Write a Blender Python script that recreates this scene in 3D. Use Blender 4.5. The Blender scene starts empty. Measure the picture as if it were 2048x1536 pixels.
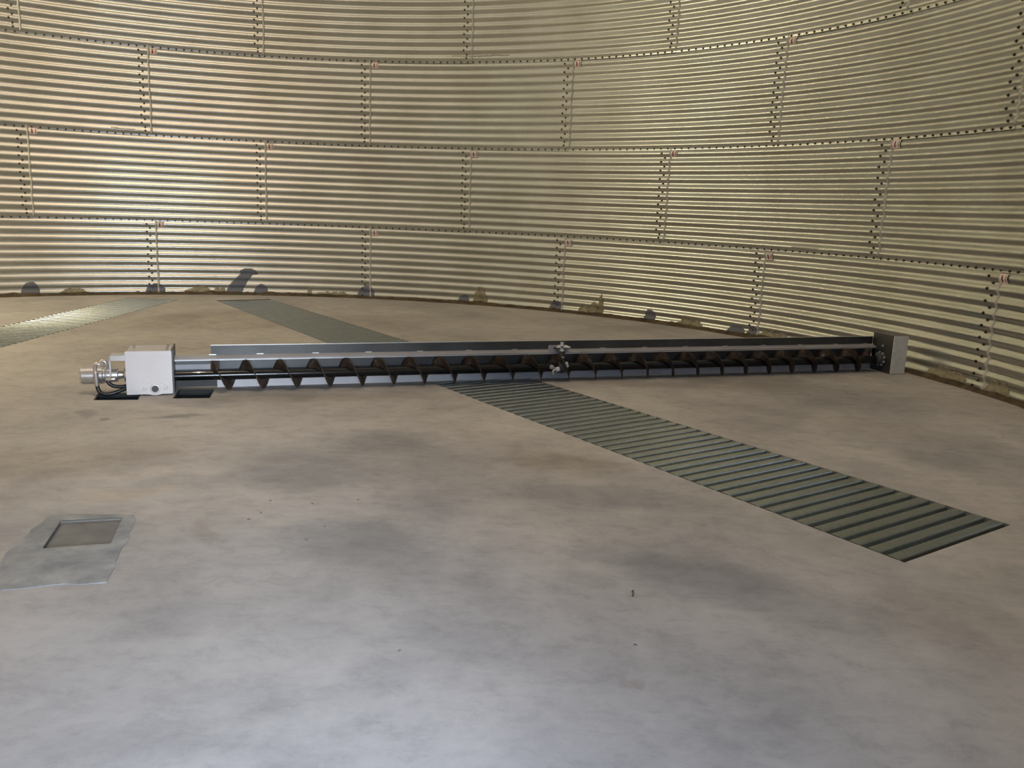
import bpy, bmesh, math, random
from mathutils import Vector, Matrix, noise
from mathutils.geometry import tessellate_polygon
PI = math.pi
random.seed(7)
scene = bpy.context.scene
COL = scene.collection

# ------------------------------------------------------------------ camera
R = 6.4349                      # radius of the bin
TH0 = 1.9703                    # azimuth of the first lap seam
DT = 2 * PI / 14                # fourteen sheets to the ring
RH = 1.118                      # height of one ring
Z0 = -0.0867                    # the lowest ring starts below the floor slab
PITCH, ROLL, FPX = -0.2032, 0.0383, 1707.5
camd = bpy.data.cameras.new('camera')
cam = bpy.data.objects.new('camera', camd)
COL.objects.link(cam)
F = Vector((0, math.cos(PITCH), math.sin(PITCH)))
RT = Vector((1, 0, 0)); UP = RT.cross(F)
rr = RT * math.cos(ROLL) + UP * math.sin(ROLL)
uu = -RT * math.sin(ROLL) + UP * math.cos(ROLL)
M = Matrix((rr, uu, -F)).transposed().to_4x4()
M.translation = Vector((2.4426, -5.8796, 1.3546))
cam.matrix_world = M
camd.sensor_width = 36.0
camd.lens = FPX / 2048 * 36.0
camd.clip_start = 0.02
scene.camera = cam

# ------------------------------------------------------------------ light
scene.view_settings.view_transform = 'Standard'
scene.view_settings.look = 'None'
scene.view_settings.gamma = 1
scene.view_settings.use_curve_mapping = False
scene.view_settings.exposure = -0.05
world = bpy.data.worlds.new('sky'); scene.world = world
world.use_nodes = True
world.node_tree.nodes['Background'].inputs[0].default_value = (0.50, 0.68, 1.0, 1)
world.node_tree.nodes['Background'].inputs[1].default_value = 1.0

def area(name, loc, target, sx, sy, power, col, spread=PI, shape='RECTANGLE'):
    l = bpy.data.lights.new(name, 'AREA'); l.shape = shape
    l.size = sx; l.size_y = sy; l.energy = power; l.color = col; l.spread = spread
    o = bpy.data.objects.new(name, l); COL.objects.link(o)
    o.location = loc
    d = Vector(target) - Vector(loc)
    o.rotation_euler = d.to_track_quat('-Z', 'Y').to_euler()
    return o
CAZ = math.radians(-67.44)
# daylight that falls in through the open entry door behind the photographer
area('daylight_door', (7.35 * math.cos(CAZ), 7.35 * math.sin(CAZ), 2.15), (1.7, -4.0, 0.0), 2.8, 1.5, 255, (0.38, 0.60, 1.0))
# added narrow beam behind the doorway, for the bright spot low on the far wall
area('added_low_beam', (7.6 * math.cos(CAZ), 7.6 * math.sin(CAZ), 0.9), (-1.6, 5.9, -1.4), 1.2, 0.6, 14, (0.78, 0.88, 1.0), spread=math.radians(34))
# warm work light on the left side of the bin, out of the picture
WORK = (-4.9, 2.25, 3.2)
# daylight from the filling hole at the top of the roof
# added unseen lamp, aimed up so the roof throws soft light down
area('fill_up_light', (0, 0, 6.2), (0, 0, 9), 1.6, 1.6, 205, (1.0, 0.93, 0.78), shape='DISK')
def bulb(name, loc, power, col, r=0.15):
    l = bpy.data.lights.new(name, 'POINT'); l.energy = power; l.color = col; l.shadow_soft_size = r
    o = bpy.data.objects.new(name, l); COL.objects.link(o); o.location = loc; return o
bulb('work_light', WORK, 400, (1.0, 0.84, 0.54), 0.3)
bulb('fill_bulb', (0.2, -0.3, 5.0), 30, (1.0, 0.92, 0.82), 0.25)  # added unseen bulb that brightens the upper walls
area('roof_hole', (0, 0, 9.6), (0, 0, 0), 1.0, 1.0, 110, (1.0, 0.64, 0.38), shape='DISK')

# ------------------------------------------------------------------ materials
def srgb(r, g, b):
    f = lambda c: (c / 12.92 if c <= 0.04045 else ((c + 0.055) / 1.055) ** 2.4)
    return (f(r / 255), f(g / 255), f(b / 255), 1)

class Mat:
    def __init__(s, name, col=(0.5, 0.5, 0.5, 1), rough=0.5, metal=0.0, spec=0.5):
        s.m = bpy.data.materials.new(name); s.m.use_nodes = True
        s.nt = s.m.node_tree; s.b = s.nt.nodes['Principled BSDF']
        s.b.inputs['Base Color'].default_value = col
        s.b.inputs['Roughness'].default_value = rough
        s.b.inputs['Metallic'].default_value = metal
        s.b.inputs['Specular IOR Level'].default_value = spec
    def n(s, t, **kw):
        x = s.nt.nodes.new(t)
        for k, v in kw.items():
            if k in x.inputs: x.inputs[k].default_value = v
            else: setattr(x, k, v)
        return x
    def l(s, a, b): s.nt.links.new(a, b)
    def coords(s, scale=(1, 1, 1)):
        tc = s.n('ShaderNodeTexCoord'); mp = s.n('ShaderNodeMapping')
        mp.inputs['Scale'].default_value = scale
        s.l(tc.outputs['Object'], mp.inputs['Vector']); return mp.outputs['Vector']
    def noise(s, vec, scale, detail=5, rough=0.55, dist=0.0):
        x = s.n('ShaderNodeTexNoise'); x.inputs['Scale'].default_value = scale
        x.inputs['Detail'].default_value = detail; x.inputs['Roughness'].default_value = rough
        x.inputs['Distortion'].default_value = dist
        s.l(vec, x.inputs['Vector']); return x.outputs['Fac']
    def ramp(s, fac, stops):
        x = s.n('ShaderNodeValToRGB'); e = x.color_ramp.elements
        while len(e) < len(stops): e.new(0.5)
        for i, (p, c) in enumerate(stops):
            e[i].position = p; e[i].color = c if len(c) == 4 else (*c, 1)
        s.l(fac, x.inputs['Fac']); return x.outputs['Color']
    def mix(s, fac, a, b, mode='MIX'):
        x = s.n('ShaderNodeMix', data_type='RGBA', blend_type=mode)
        for sock, v in ((x.inputs[0], fac), (x.inputs[6], a), (x.inputs[7], b)):
            if isinstance(v, (int, float, tuple)): sock.default_value = v
            else: s.l(v, sock)
        return x.outputs[2]
    def math(s, op, a, b=0.0, clamp=False):
        x = s.n('ShaderNodeMath', operation=op); x.use_clamp = clamp
        for sock, v in ((x.inputs[0], a), (x.inputs[1], b)):
            if isinstance(v, (int, float)): sock.default_value = v
            else: s.l(v, sock)
        return x.outputs[0]
    def bump(s, h, strength=0.2, dist=0.01):
        x = s.n('ShaderNodeBump'); x.inputs['Strength'].default_value = strength
        x.inputs['Distance'].default_value = dist
        s.l(h, x.inputs['Height']); s.l(x.outputs['Normal'], s.b.inputs['Normal'])
    def col(s, c): s.l(c, s.b.inputs['Base Color'])
    def rgh(s, c): s.l(c, s.b.inputs['Roughness'])

def g(v, r=1, gg=1, b=1): return (v * r, v * gg, v * b, 1)

def galvanised(name, lo, hi, rough=(0.3, 0.45), metal=0.85, speck=True):
    m = Mat(name, metal=metal)
    v = m.coords()
    vo = m.n('ShaderNodeTexVoronoi'); vo.inputs['Scale'].default_value = 70; m.l(v, vo.inputs['Vector'])
    sp = m.n('ShaderNodeSeparateColor'); m.l(vo.outputs['Color'], sp.inputs[0])
    c = m.ramp(sp.outputs[0], [(0.0, lo), (1.0, hi)])
    big = m.noise(v, 1.6, 4)
    c = m.mix(1.0, c, m.ramp(big, [(0.3, g(0.86, 1, .99, .95)), (0.7, g(1.0))]), 'MULTIPLY')
    if speck:
        ds = m.noise(v, 30, 3, 0.7)
        c = m.mix(m.ramp(ds, [(0.68, g(0)), (0.76, g(0.4))]), c, (0.12, 0.10, 0.07, 1))
    m.col(c)
    r = m.n('ShaderNodeMapRange'); m.l(sp.outputs[1], r.inputs['Value'])
    r.inputs['To Min'].default_value = rough[0]; r.inputs['To Max'].default_value = rough[1]
    m.rgh(r.outputs[0])
    return m
M_WALL = galvanised('galvanized_wall', (0.53, 0.535, 0.505, 1), (0.57, 0.575, 0.545, 1), (0.29, 0.30), 0.92)
M_COVER = galvanised('galvanized_cover', (0.31, 0.345, 0.36, 1), (0.37, 0.41, 0.425, 1), (0.28, 0.36), 0.92, False)
M_ROOF = Mat('galvanized_roof', g(0.66, 1, 1, .95), 0.7, 0.0)

# concrete slab
M_FLOOR = Mat('trowelled_concrete', rough=0.62, spec=0.2)
def build_floor_mat(m):
    v = m.coords()
    n1 = m.noise(v, 0.55, 6, 0.55, 0.6)
    n2 = m.noise(v, 2.4, 8, 0.68, 0.3)
    vs = m.coords((1.0, 1.4, 1.0))
    n3 = m.noise(vs, 7.5, 10, 0.76, 0.25)
    c = m.ramp(n1, [(0.30, (0.31, 0.295, 0.285)), (0.50, (0.425, 0.40, 0.38)), (0.68, (0.49, 0.46, 0.43))])
    c = m.mix(1.0, c, m.ramp(n2, [(0.30, g(0.80, .99, 1, 1.02)), (0.55, g(1.0)), (0.75, g(1.07))]), 'MULTIPLY')
    c = m.mix(1.0, c, m.ramp(n3, [(0.30, g(0.80)), (0.5, g(1.0)), (0.70, g(1.10))]), 'MULTIPLY')
    # stains and painted auger shade: x, y, rx, ry, rotation, strength, tint
    tc = m.n('ShaderNodeTexCoord')
    nz = m.n('ShaderNodeTexNoise'); nz.inputs['Scale'].default_value = 2.6; nz.inputs['Detail'].default_value = 6
    m.l(tc.outputs['Object'], nz.inputs['Vector'])
    off = m.n('ShaderNodeVectorMath', operation='MULTIPLY_ADD')
    m.l(nz.outputs['Color'], off.inputs[0]); off.inputs[1].default_value = (0.36, 0.36, 0); 
    m.l(tc.outputs['Object'], off.inputs[2])
    for x, y, rx, ry, rot, st, tint in STAINS_AND_SHADE:
        mp = m.n('ShaderNodeMapping', vector_type='TEXTURE')
        mp.inputs['Location'].default_value = (x + 0.18, y + 0.18, 0)
        mp.inputs['Rotation'].default_value = (0, 0, rot)
        mp.inputs['Scale'].default_value = (rx, ry, 1)
        m.l(off.outputs[0], mp.inputs['Vector'])
        ln = m.n('ShaderNodeVectorMath', operation='LENGTH'); m.l(mp.outputs[0], ln.inputs[0])
        f = m.ramp(ln.outputs['Value'], [(0.45, g(st)), (1.0, g(0))])
        c = m.mix(f, c, m.mix(1.0, c, tint, 'MULTIPLY'))
    m.col(c)
    m.rgh(m.ramp(n2, [(0.3, g(0.6)), (0.7, g(0.8))]))
    m.bump(m.noise(v, 60, 4, 0.6), 0.10, 0.004)
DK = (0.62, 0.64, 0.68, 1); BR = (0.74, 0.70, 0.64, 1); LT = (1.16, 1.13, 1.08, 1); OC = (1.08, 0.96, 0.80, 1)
STAINS_AND_SHADE = [(0.14, -1.68, 0.80, 0.40, 0.48, 0.60, BR), (1.42, -2.25, 0.78, 0.33, 0.27, 0.35, LT), (0.73, -1.82, 0.45, 0.11, 0.39, 0.60, LT),
    (0.70, -2.13, 0.30, 0.09, 0.42, 0.50, OC), (1.14, -1.59, 0.25, 0.10, 0.29, 0.50, LT), (1.36, -1.65, 0.51, 0.44, 0.25, 0.70, DK),
    (1.69, -1.07, 0.43, 0.30, 0.16, 0.50, DK), (2.75, -1.38, 0.45, 0.21, -0.05, 0.80, BR), (2.84, -1.91, 0.72, 0.26, -0.08, 0.60, DK),
    (2.04, -2.14, 0.32, 0.25, 0.11, 0.45, DK), (1.80, -2.59, 0.41, 0.24, 0.19, 0.50, DK), (3.19, -2.81, 0.42, 0.24, -0.21, 0.75, DK),
    (2.88, -2.64, 0.23, 0.13, -0.11, 0.45, DK), (3.57, -3.10, 0.34, 0.21, -0.34, 0.40, DK), (2.09, -3.60, 0.22, 0.10, 0.5, 0.22, DK),
    (1.34, -3.32, 0.34, 0.14, 0.39, 0.22, DK), (4.03, -3.07, 0.35, 0.33, -0.46, 0.35, BR), (4.97, 0.56, 0.73, 0.63, -0.35, 0.55, DK),
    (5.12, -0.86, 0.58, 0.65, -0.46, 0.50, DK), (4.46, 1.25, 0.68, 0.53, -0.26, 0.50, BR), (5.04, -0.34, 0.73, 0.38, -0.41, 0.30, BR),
    (-0.86, 3.63, 1.32, 1.06, 0.33, 0.50, BR), (0.60, 3.63, 1.02, 0.81, 0.19, 0.40, BR), (-0.24, -0.70, 0.08, 0.17, 0.46, 0.70, DK),
    (0.35, -0.70, 0.20, 0.07, 0.37, 0.90, DK), (-0.05, -0.84, 0.05, 0.05, 0.45, 0.90, DK), (1.10, -0.03, 1.13, 0.18, 0.22, 0.50, BR),  # last one: shade in front of the auger, put into the colour
    (3.36, 0.93, 1.62, 0.18, -0.12, 0.50, BR), (-0.21, -1.24, 0.50, 0.17, 0.50, 0.40, LT), (2.38, -0.74, 0.47, 0.21, 0.02, 0.40, LT),  # first one: the painted auger shade carried on to the right
    (2.77, -3.66, 0.03, 0.05, -0.11, 0.50, BR), (1.23, -2.54, 0.05, 0.22, 0.34, 0.40, BR)]
build_floor_mat(M_FLOOR)

M_PATCH = Mat('patch_mortar', rough=0.7, spec=0.3)
_v = M_PATCH.coords(); M_PATCH.col(M_PATCH.mix(1.0, M_PATCH.ramp(M_PATCH.noise(_v, 6, 8, 0.68, 0.2), [(0.36, (0.19, 0.20, 0.215)), (0.52, (0.27, 0.275, 0.28)), (0.68, (0.36, 0.355, 0.35))]), g(1), 'MULTIPLY'))
M_LID = Mat('dusty_steel_lid', rough=0.6, spec=0.3)
_v = M_LID.coords(); M_LID.col(M_LID.ramp(M_LID.noise(_v, 7, 6, 0.6, 0.5), [(0.3, (0.13, 0.128, 0.124)), (0.7, (0.20, 0.195, 0.188))]))
M_PIT = Mat('dark_pit', (0.035, 0.035, 0.033, 1), 0.9)
M_GAP = Mat('trench_concrete', (0.17, 0.15, 0.12, 1), 0.9)
M_BASE = Mat('weathered_base_sealant', rough=0.85)
_v = M_BASE.coords(); M_BASE.col(M_BASE.ramp(M_BASE.noise(_v, 6, 6, 0.7), [(0.35, (0.035, 0.024, 0.012)), (0.6, (0.10, 0.070, 0.038)), (0.75, (0.20, 0.155, 0.095))]))
M_SPLAT = Mat('dried_mortar', rough=0.85)
_v = M_SPLAT.coords(); M_SPLAT.col(M_SPLAT.ramp(M_SPLAT.noise(_v, 20, 5), [(0.3, (0.17, 0.15, 0.10)), (0.7, (0.33, 0.29, 0.20))]))
M_BLOB = Mat('blue_grey_sealant', (0.115, 0.12, 0.145, 1), 0.6)
M_BEAD = Mat('grey_caulk', rough=0.55)
_v = M_BEAD.coords(); M_BEAD.col(M_BEAD.ramp(M_BEAD.noise(_v, 30, 4), [(0.3, (0.38, 0.365, 0.33)), (0.7, (0.52, 0.50, 0.455))]))
M_BOLT = Mat('dark_bolt', (0.045, 0.042, 0.038, 1), 0.5, 0.3)
M_STK = Mat('sticker_white', (0.72, 0.66, 0.62, 1), 0.5)
M_RED = Mat('sticker_red', (0.22, 0.012, 0.015, 1), 0.5)
M_PINK = Mat('sticker_pale_red', (0.55, 0.22, 0.20, 1), 0.5)
M_INK = Mat('sticker_black', (0.03, 0.025, 0.025, 1), 0.5)

M_STEEL = Mat('grey_painted_steel', rough=0.45, metal=0.1)
_v = M_STEEL.coords(); M_STEEL.col(M_STEEL.ramp(M_STEEL.noise(_v, 3, 5), [(0.3, (0.33, 0.32, 0.325)), (0.7, (0.42, 0.41, 0.415))]))
M_PLATE = Mat('bare_steel_plate', rough=0.5, metal=0.1)
_v = M_PLATE.coords(); M_PLATE.col(M_PLATE.ramp(M_PLATE.noise(_v, 4, 6), [(0.3, (0.46, 0.44, 0.435)), (0.7, (0.60, 0.575, 0.565))]))
M_DARK = Mat('dark_mill_steel', rough=0.42, metal=0.5)
_v = M_DARK.coords(); M_DARK.col(M_DARK.ramp(M_DARK.noise(_v, 4, 5), [(0.3, (0.060, 0.060, 0.059)), (0.7, (0.098, 0.097, 0.095))]))
M_EDGE = Mat('bare_edge_and_highlight', (0.75, 0.74, 0.72, 1), 0.3, 0.7)
M_RUST = Mat('rusty_flighting', rough=0.6, metal=0.35)
_v = M_RUST.coords(); M_RUST.col(M_RUST.ramp(M_RUST.noise(_v, 14, 7, 0.65), [(0.30, (0.028, 0.019, 0.015)), (0.48, (0.062, 0.040, 0.028)), (0.60, (0.10, 0.074, 0.054)), (0.72, (0.26, 0.22, 0.175))]))
M_BLACK = Mat('black_gloss_paint', (0.006, 0.006, 0.007, 1), 0.16, 0.0, 0.35)
M_RUBBER = Mat('black_rubber', (0.012, 0.012, 0.012, 1), 0.35)
M_SILVER = Mat('silver_paint', rough=0.26, metal=0.8)
_v = M_SILVER.coords(); M_SILVER.col(M_SILVER.ramp(M_SILVER.noise(_v, 9, 5), [(0.3, (0.56, 0.54, 0.53)), (0.7, (0.66, 0.64, 0.63))]))
M_BOX = Mat('pale_silver_paint', rough=0.42, metal=0.1)
_v = M_BOX.coords(); M_BOX.col(M_BOX.ramp(M_BOX.noise(_v, 5, 5), [(0.3, (0.66, 0.60, 0.575)), (0.7, (0.72, 0.665, 0.64))]))
M_BRASS = Mat('brass', (0.45, 0.28, 0.10, 1), 0.35, 0.8)
M_ZINC = Mat('zinc_guard', rough=0.45, metal=0.0)
_v = M_ZINC.coords(); M_ZINC.col(M_ZINC.ramp(M_ZINC.noise(_v, 18, 5), [(0.3, (0.70, 0.68, 0.63)), (0.7, (0.84, 0.82, 0.77))]))
M_CORE = Mat('bearing_core', (0.06, 0.058, 0.055, 1), 0.55)
M_TWIG = Mat('straw_brown', (0.13, 0.075, 0.035, 1), 0.8)

# ------------------------------------------------------------------ helpers
def new(name, bm, mat, parent=None, smooth=False, loc=None, rz=0.0, keep=False):
    me = bpy.data.meshes.new(name)
    if keep is False: bmesh.ops.recalc_face_normals(bm, faces=bm.faces)
    bm.to_mesh(me); bm.free()
    mats = mat if isinstance(mat, list) else [mat]
    for x in mats: me.materials.append(x.m)
    if smooth:
        for p in me.polygons: p.use_smooth = True
        if smooth is not True: me.set_sharp_from_angle(angle=math.radians(smooth))
    o = bpy.data.objects.new(name, me); COL.objects.link(o)
    if parent: o.parent = parent
    if loc: o.location = loc
    o.rotation_euler[2] = rz
    return o
def empty(name, loc=(0, 0, 0), rz=0.0, label=None, cat=None, group=None, kind=None, parent=None):
    o = bpy.data.objects.new(name, None); COL.objects.link(o)
    o.location = loc; o.rotation_euler = (0, 0, rz); o.empty_display_size = 0.1
    tag(o, label, cat, group, kind)
    if parent: o.parent = parent
    return o
def tag(o, label=None, cat=None, group=None, kind=None):
    if label: o['label'] = label
    if cat: o['category'] = cat
    if group: o['group'] = group
    if kind: o['kind'] = kind
    return o
def box(bm, x0, x1, y0, y1, z0, z1, bev=0.0, mi=0):
    r = bmesh.ops.create_cube(bm, size=1)
    for v in r['verts']:
        v.co = Vector(((x0 + x1) / 2 + v.co.x * (x1 - x0), (y0 + y1) / 2 + v.co.y * (y1 - y0), (z0 + z1) / 2 + v.co.z * (z1 - z0)))
    if bev:
        es = list({e for v in r['verts'] for e in v.link_edges})
        bmesh.ops.bevel(bm, geom=es, offset=bev, segments=2, affect='EDGES')
    elif mi:
        for f in {f for v in r['verts'] for f in v.link_faces}: f.material_index = mi
    return bm
def tube(bm, pts, r, n=12, caps=True):
    """a swept round tube through points; r a number or a list"""
    pts = [Vector(p) for p in pts]; rs = r if isinstance(r, (list, tuple)) else [r] * len(pts)
    rings = []; prev = None
    for i, p in enumerate(pts):
        t = (pts[min(i + 1, len(pts) - 1)] - pts[max(i - 1, 0)])
        if t.length < 1e-9: t = prev_t
        t = t.normalized(); prev_t = t
        if prev is None:
            a = Vector((0, 0, 1)) if abs(t.z) < 0.9 else Vector((1, 0, 0))
            nrm = t.cross(a).normalized()
        else:
            nrm = (prev - t * prev.dot(t)).normalized()
        prev = nrm; bn = t.cross(nrm)
        rings.append([bm.verts.new(p + (nrm * math.cos(2 * PI * k / n) + bn * math.sin(2 * PI * k / n)) * rs[i]) for k in range(n)])
    for a, b in zip(rings, rings[1:]):
        for k in range(n): bm.faces.new((a[k], a[(k + 1) % n], b[(k + 1) % n], b[k]))
    if caps:
        bm.faces.new(rings[0][::-1]); bm.faces.new(rings[-1])
    return bm
def lathe(bm, axis_o, axis_d, prof, n=24):
    """prof: (distance along axis, radius) pairs"""
    o = Vector(axis_o); d = Vector(axis_d).normalized()
    return tube(bm, [o + d * t for t, _ in prof], [max(x, 0.0004) for _, x in prof], n)
def lathe_obj(*a, n=24):
    bm = bmesh.new(); o, d, prof = a
    d = Vector(d).normalized(); o = Vector(o)
    a0 = Vector((0, 0, 1)) if abs(d.z) < 0.9 else Vector((1, 0, 0))
    nx = d.cross(a0).normalized(); ny = d.cross(nx)
    rings = [[bm.verts.new(o + d * t + (nx * math.cos(2 * PI * k / n) + ny * math.sin(2 * PI * k / n)) * max(r, 0.0004)) for k in range(n)] for t, r in prof]
    for p, q in zip(rings, rings[1:]):
        for k in range(n): bm.faces.new((p[k], p[(k + 1) % n], q[(k + 1) % n], q[k]))
    bm.faces.new(rings[0][::-1]); bm.faces.new(rings[-1])
    return bm
def prism(bm, poly, axis, a, b):
    """extrude a 2D polygon; axis 'x': poly is (y,z); 'y': (x,z); 'z': (x,y)"""
    def P(u, v, t):
        return {'x': (t, u, v), 'y': (u, t, v), 'z': (u, v, t)}[axis]
    va = [bm.verts.new(P(u, v, a)) for u, v in poly]; vb = [bm.verts.new(P(u, v, b)) for u, v in poly]
    n = len(poly)
    for i in range(n): bm.faces.new((va[i], va[(i + 1) % n], vb[(i + 1) % n], vb[i]))
    bm.faces.new(va[::-1]); bm.faces.new(vb)
    return bm
def hexbolt(bm, c, d, r=0.009, h=0.008):
    o = Vector(c); d = Vector(d).normalized()
    a0 = Vector((0, 0, 1)) if abs(d.z) < 0.9 else Vector((1, 0, 0))
    nx = d.cross(a0).normalized(); ny = d.cross(nx)
    def ring(t, rad, n, ph=0): return [bm.verts.new(o + d * t + (nx * math.cos(2 * PI * k / n + ph) + ny * math.sin(2 * PI * k / n + ph)) * rad) for k in range(n)]
    for spec in (((0, r * 1.45, 12), (h * 0.25, r * 1.4, 12)), ((h * 0.25, r, 6), (h, r * 0.95, 6))):
        A, B = ring(*spec[0]), ring(*spec[1]); n = len(A)
        for k in range(n): bm.faces.new((A[k], A[(k + 1) % n], B[(k + 1) % n], B[k]))
        bm.faces.new(A[::-1]); bm.faces.new(B)
    return bm

# ------------------------------------------------------------------ corrugated wall
AMP, PER = 0.0092, RH / 11
def wr(z):      # radius of the corrugated wall at height z (world)
    return R - AMP * math.sin(2 * PI * (z - Z0) / PER)
def pol(th, z, r): return Vector((r * math.cos(th), r * math.sin(th), z))

def sheet_mesh(nseg=22, per=12, lap=0.017):
    """one rolled sheet; local angle 0 = its left lap seam, turning clockwise"""
    bm = bmesh.new(); nz = 11 * per; rows = []
    zs = [-0.036, -0.018] + [RH * i / nz for i in range(0, nz + 1)] + [RH + 0.02]
    a0, a1 = -0.0, -(DT + 0.0)
    for z in zs:
        row = []
        for j in range(nseg + 1):
            fr = j / nseg
            ang = lap * 0.9 * (1 - fr) + a1 * fr
            rad = R - AMP * math.sin(2 * PI * z / PER) + 0.0035 * (1 - fr) - 0.006 * (1 - z / RH)
            row.append(bm.verts.new((rad * math.cos(ang), rad * math.sin(ang), z)))
        rows.append(row)
    for a, b in zip(rows, rows[1:]):
        for j in range(nseg): bm.faces.new((a[j], a[j + 1], b[j + 1], b[j]))
    return bm

SEAMS = {0: {0: 1.9708, 1: 1.5178, 2: 1.0734, 3: 0.6277, 4: 0.1686},
         1: {-.5: 2.1971, .5: 1.7439, 1.5: 1.2947, 2.5: 0.8503, 3.5: 0.3978},
         2: {0: 1.9707, 1: 1.5197, 2: 1.0749, 3: 0.6234, 4: 0.1809},
         3: {-.5: 2.1967, .5: 1.7431, 1.5: 1.2986, 2.5: 0.8537}}
def seam(k, i): return SEAMS.get(k, {}).get(i, TH0 - i * DT)

wall_back = empty('wall_back', label='galvanized corrugated bin wall of bolted curved sheets', cat='wall', kind='structure')
base_sheet = new('wall_sheet', sheet_mesh(), M_WALL, wall_back, smooth=True)
base_sheet.location = (0, 0, Z0)
# bolts
bb = bmesh.new(); hexbolt(bb, (0, 0, 0), (-1, 0, 0), 0.0092, 0.013)
bolt0 = new('bolt', bb, M_BOLT, base_sheet)
bolt_spots = []
for i in range(11):                       # two staggered columns along the right-hand lap seam
    zc = i * PER
    if i > 0: bolt_spots.append((-DT + 0.0165, zc + 0.027))
    bolt_spots.append((-DT + 0.0103, zc - 0.027 if i else 0.03))
for j in range(30):                       # one row along the bottom lap
    bolt_spots.append((-DT * (j + 0.5) / 30, -0.020))
def bolt_loc(a, z):
    fr = -a / DT
    rad = R - AMP * math.sin(2 * PI * z / PER) + 0.0035 * (1 - fr) - 0.006 * (1 - z / RH) + 0.001
    return (rad * math.cos(a), rad * math.sin(a), z), a
# caulk beads along the lap seam, four variants
def bead_mesh(seed):
    rnd = random.Random(seed); bm = bmesh.new(); rows = []
    n = 11 * 8
    for i in range(n + 1):
        z = RH * i / n - 0.0
        w = 0.0145 + 0.006 * noise.noise(Vector((seed * 3.1, z * 9, 0))) + 0.004 * noise.noise(Vector((seed, z * 31, 5)))
        c = -DT - 0.0015 + 0.0016 * noise.noise(Vector((seed * 7.7, z * 6, 2)))
        rad = R - AMP * math.sin(2 * PI * z / PER) - 0.006 * (1 - z / RH)
        row = []
        for k, (u, h) in enumerate(((-1, -0.004), (-0.6, 0.005), (0, 0.008), (0.6, 0.005), (1, -0.004))):
            ang = c - u * w / R
            row.append(bm.verts.new(((rad - h) * math.cos(ang), (rad - h) * math.sin(ang), z)))
        rows.append(row)
    for a, b in zip(rows, rows[1:]):
        for j in range(4): bm.faces.new((a[j], a[j + 1], b[j + 1], b[j]))
    return bm
beads = []
for s_ in range(4):
    beads.append(new('caulk_bead', bead_mesh(s_ + 1), M_BEAD, base_sheet, smooth=True))
bead_meshes = [b.data for b in beads]
for b in beads[1:]: bpy.data.objects.remove(b)
first = True
for k in range(4):
    ph = 0.0 if k % 2 == 0 else -0.5
    for i in range(-1, 5):
        idx = i + ph
        if k == 1 and i == -1: idx = -1.5
        a = seam(k, idx)
        # the sheet hangs on its right-hand lap seam
        aR = seam(k, idx + 1)
        if first:
            sh = base_sheet; bead = beads[0]; bl = [bolt0]; first = False
        else:
            sh = base_sheet.copy(); COL.objects.link(sh); sh.parent = wall_back
            bead = beads[0].copy(); COL.objects.link(bead); bead.parent = sh
            bl = []
        sh.rotation_euler = (0, 0, aR + DT)
        sh.location = (0, 0, Z0 + k * RH)
        bead.data = bead_meshes[(k * 3 + i) % 4]
        for q, (ang, z) in enumerate(bolt_spots):
            if k == 0 and z < 0.12: continue
            if q == 0 and bl: o = bl[0]
            else:
                if q and not bl: pass
                o = bolt0.copy(); COL.objects.link(o); o.parent = sh
            p, az = bolt_loc(ang, z)
            o.location = p; o.rotation_euler = (0, 0, az)
bpy.data.objects.remove(bolt0) if bolt0.location.length < 1e-6 else None

# rest of the ring of sheets: behind the photographer, and above the picture
A_LEFT, A_RIGHT = TH0 + 1.5 * DT, TH0 - 5.0 * DT     # azimuth span built as detailed sheets
DOOR0, DOOR1, DOORTOP, DOORSILL = CAZ - 0.095, CAZ + 0.095, 2.15, 0.34
def wall_strip(bm, a0, a1, z0, z1, da=0.02, per=8, off=0.004):
    na = max(2, int(abs(a1 - a0) / da)); nz = max(1, int(round((z1 - z0) / PER * per)))
    rows = [[bm.verts.new(pol(a0 + (a1 - a0) * j / na, z0 + (z1 - z0) * i / nz, wr(z0 + (z1 - z0) * i / nz) + off)) for j in range(na + 1)] for i in range(nz + 1)]
    for p, q in zip(rows, rows[1:]):
        for j in range(na): bm.faces.new((p[j], p[j + 1], q[j + 1], q[j]))
ZE = Z0 + 4 * RH                         # top of the four rings the photo shows
EAVE = Z0 + 7 * RH
bm = bmesh.new()
lo, hi = A_RIGHT + 0.06, A_LEFT - 2 * PI - 0.06
wall_strip(bm, lo, DOOR1, Z0, ZE, 0.03); wall_strip(bm, DOOR0, hi, Z0, ZE, 0.03)
wall_strip(bm, DOOR1, DOOR0, DOORTOP, ZE, 0.03); wall_strip(bm, DOOR1, DOOR0, Z0, DOORSILL, 0.03)
tag(new('wall_front', bm, M_WALL, smooth=True), 'corrugated bin wall around the entry door', 'wall', kind='structure')
bm = bmesh.new(); wall_strip(bm, 0, 2 * PI, ZE - 0.02, EAVE, 0.04, 6, 0.0)
tag(new('wall_upper', bm, M_WALL, smooth=True), 'upper rings of the corrugated bin wall', 'wall', kind='structure')
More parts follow.
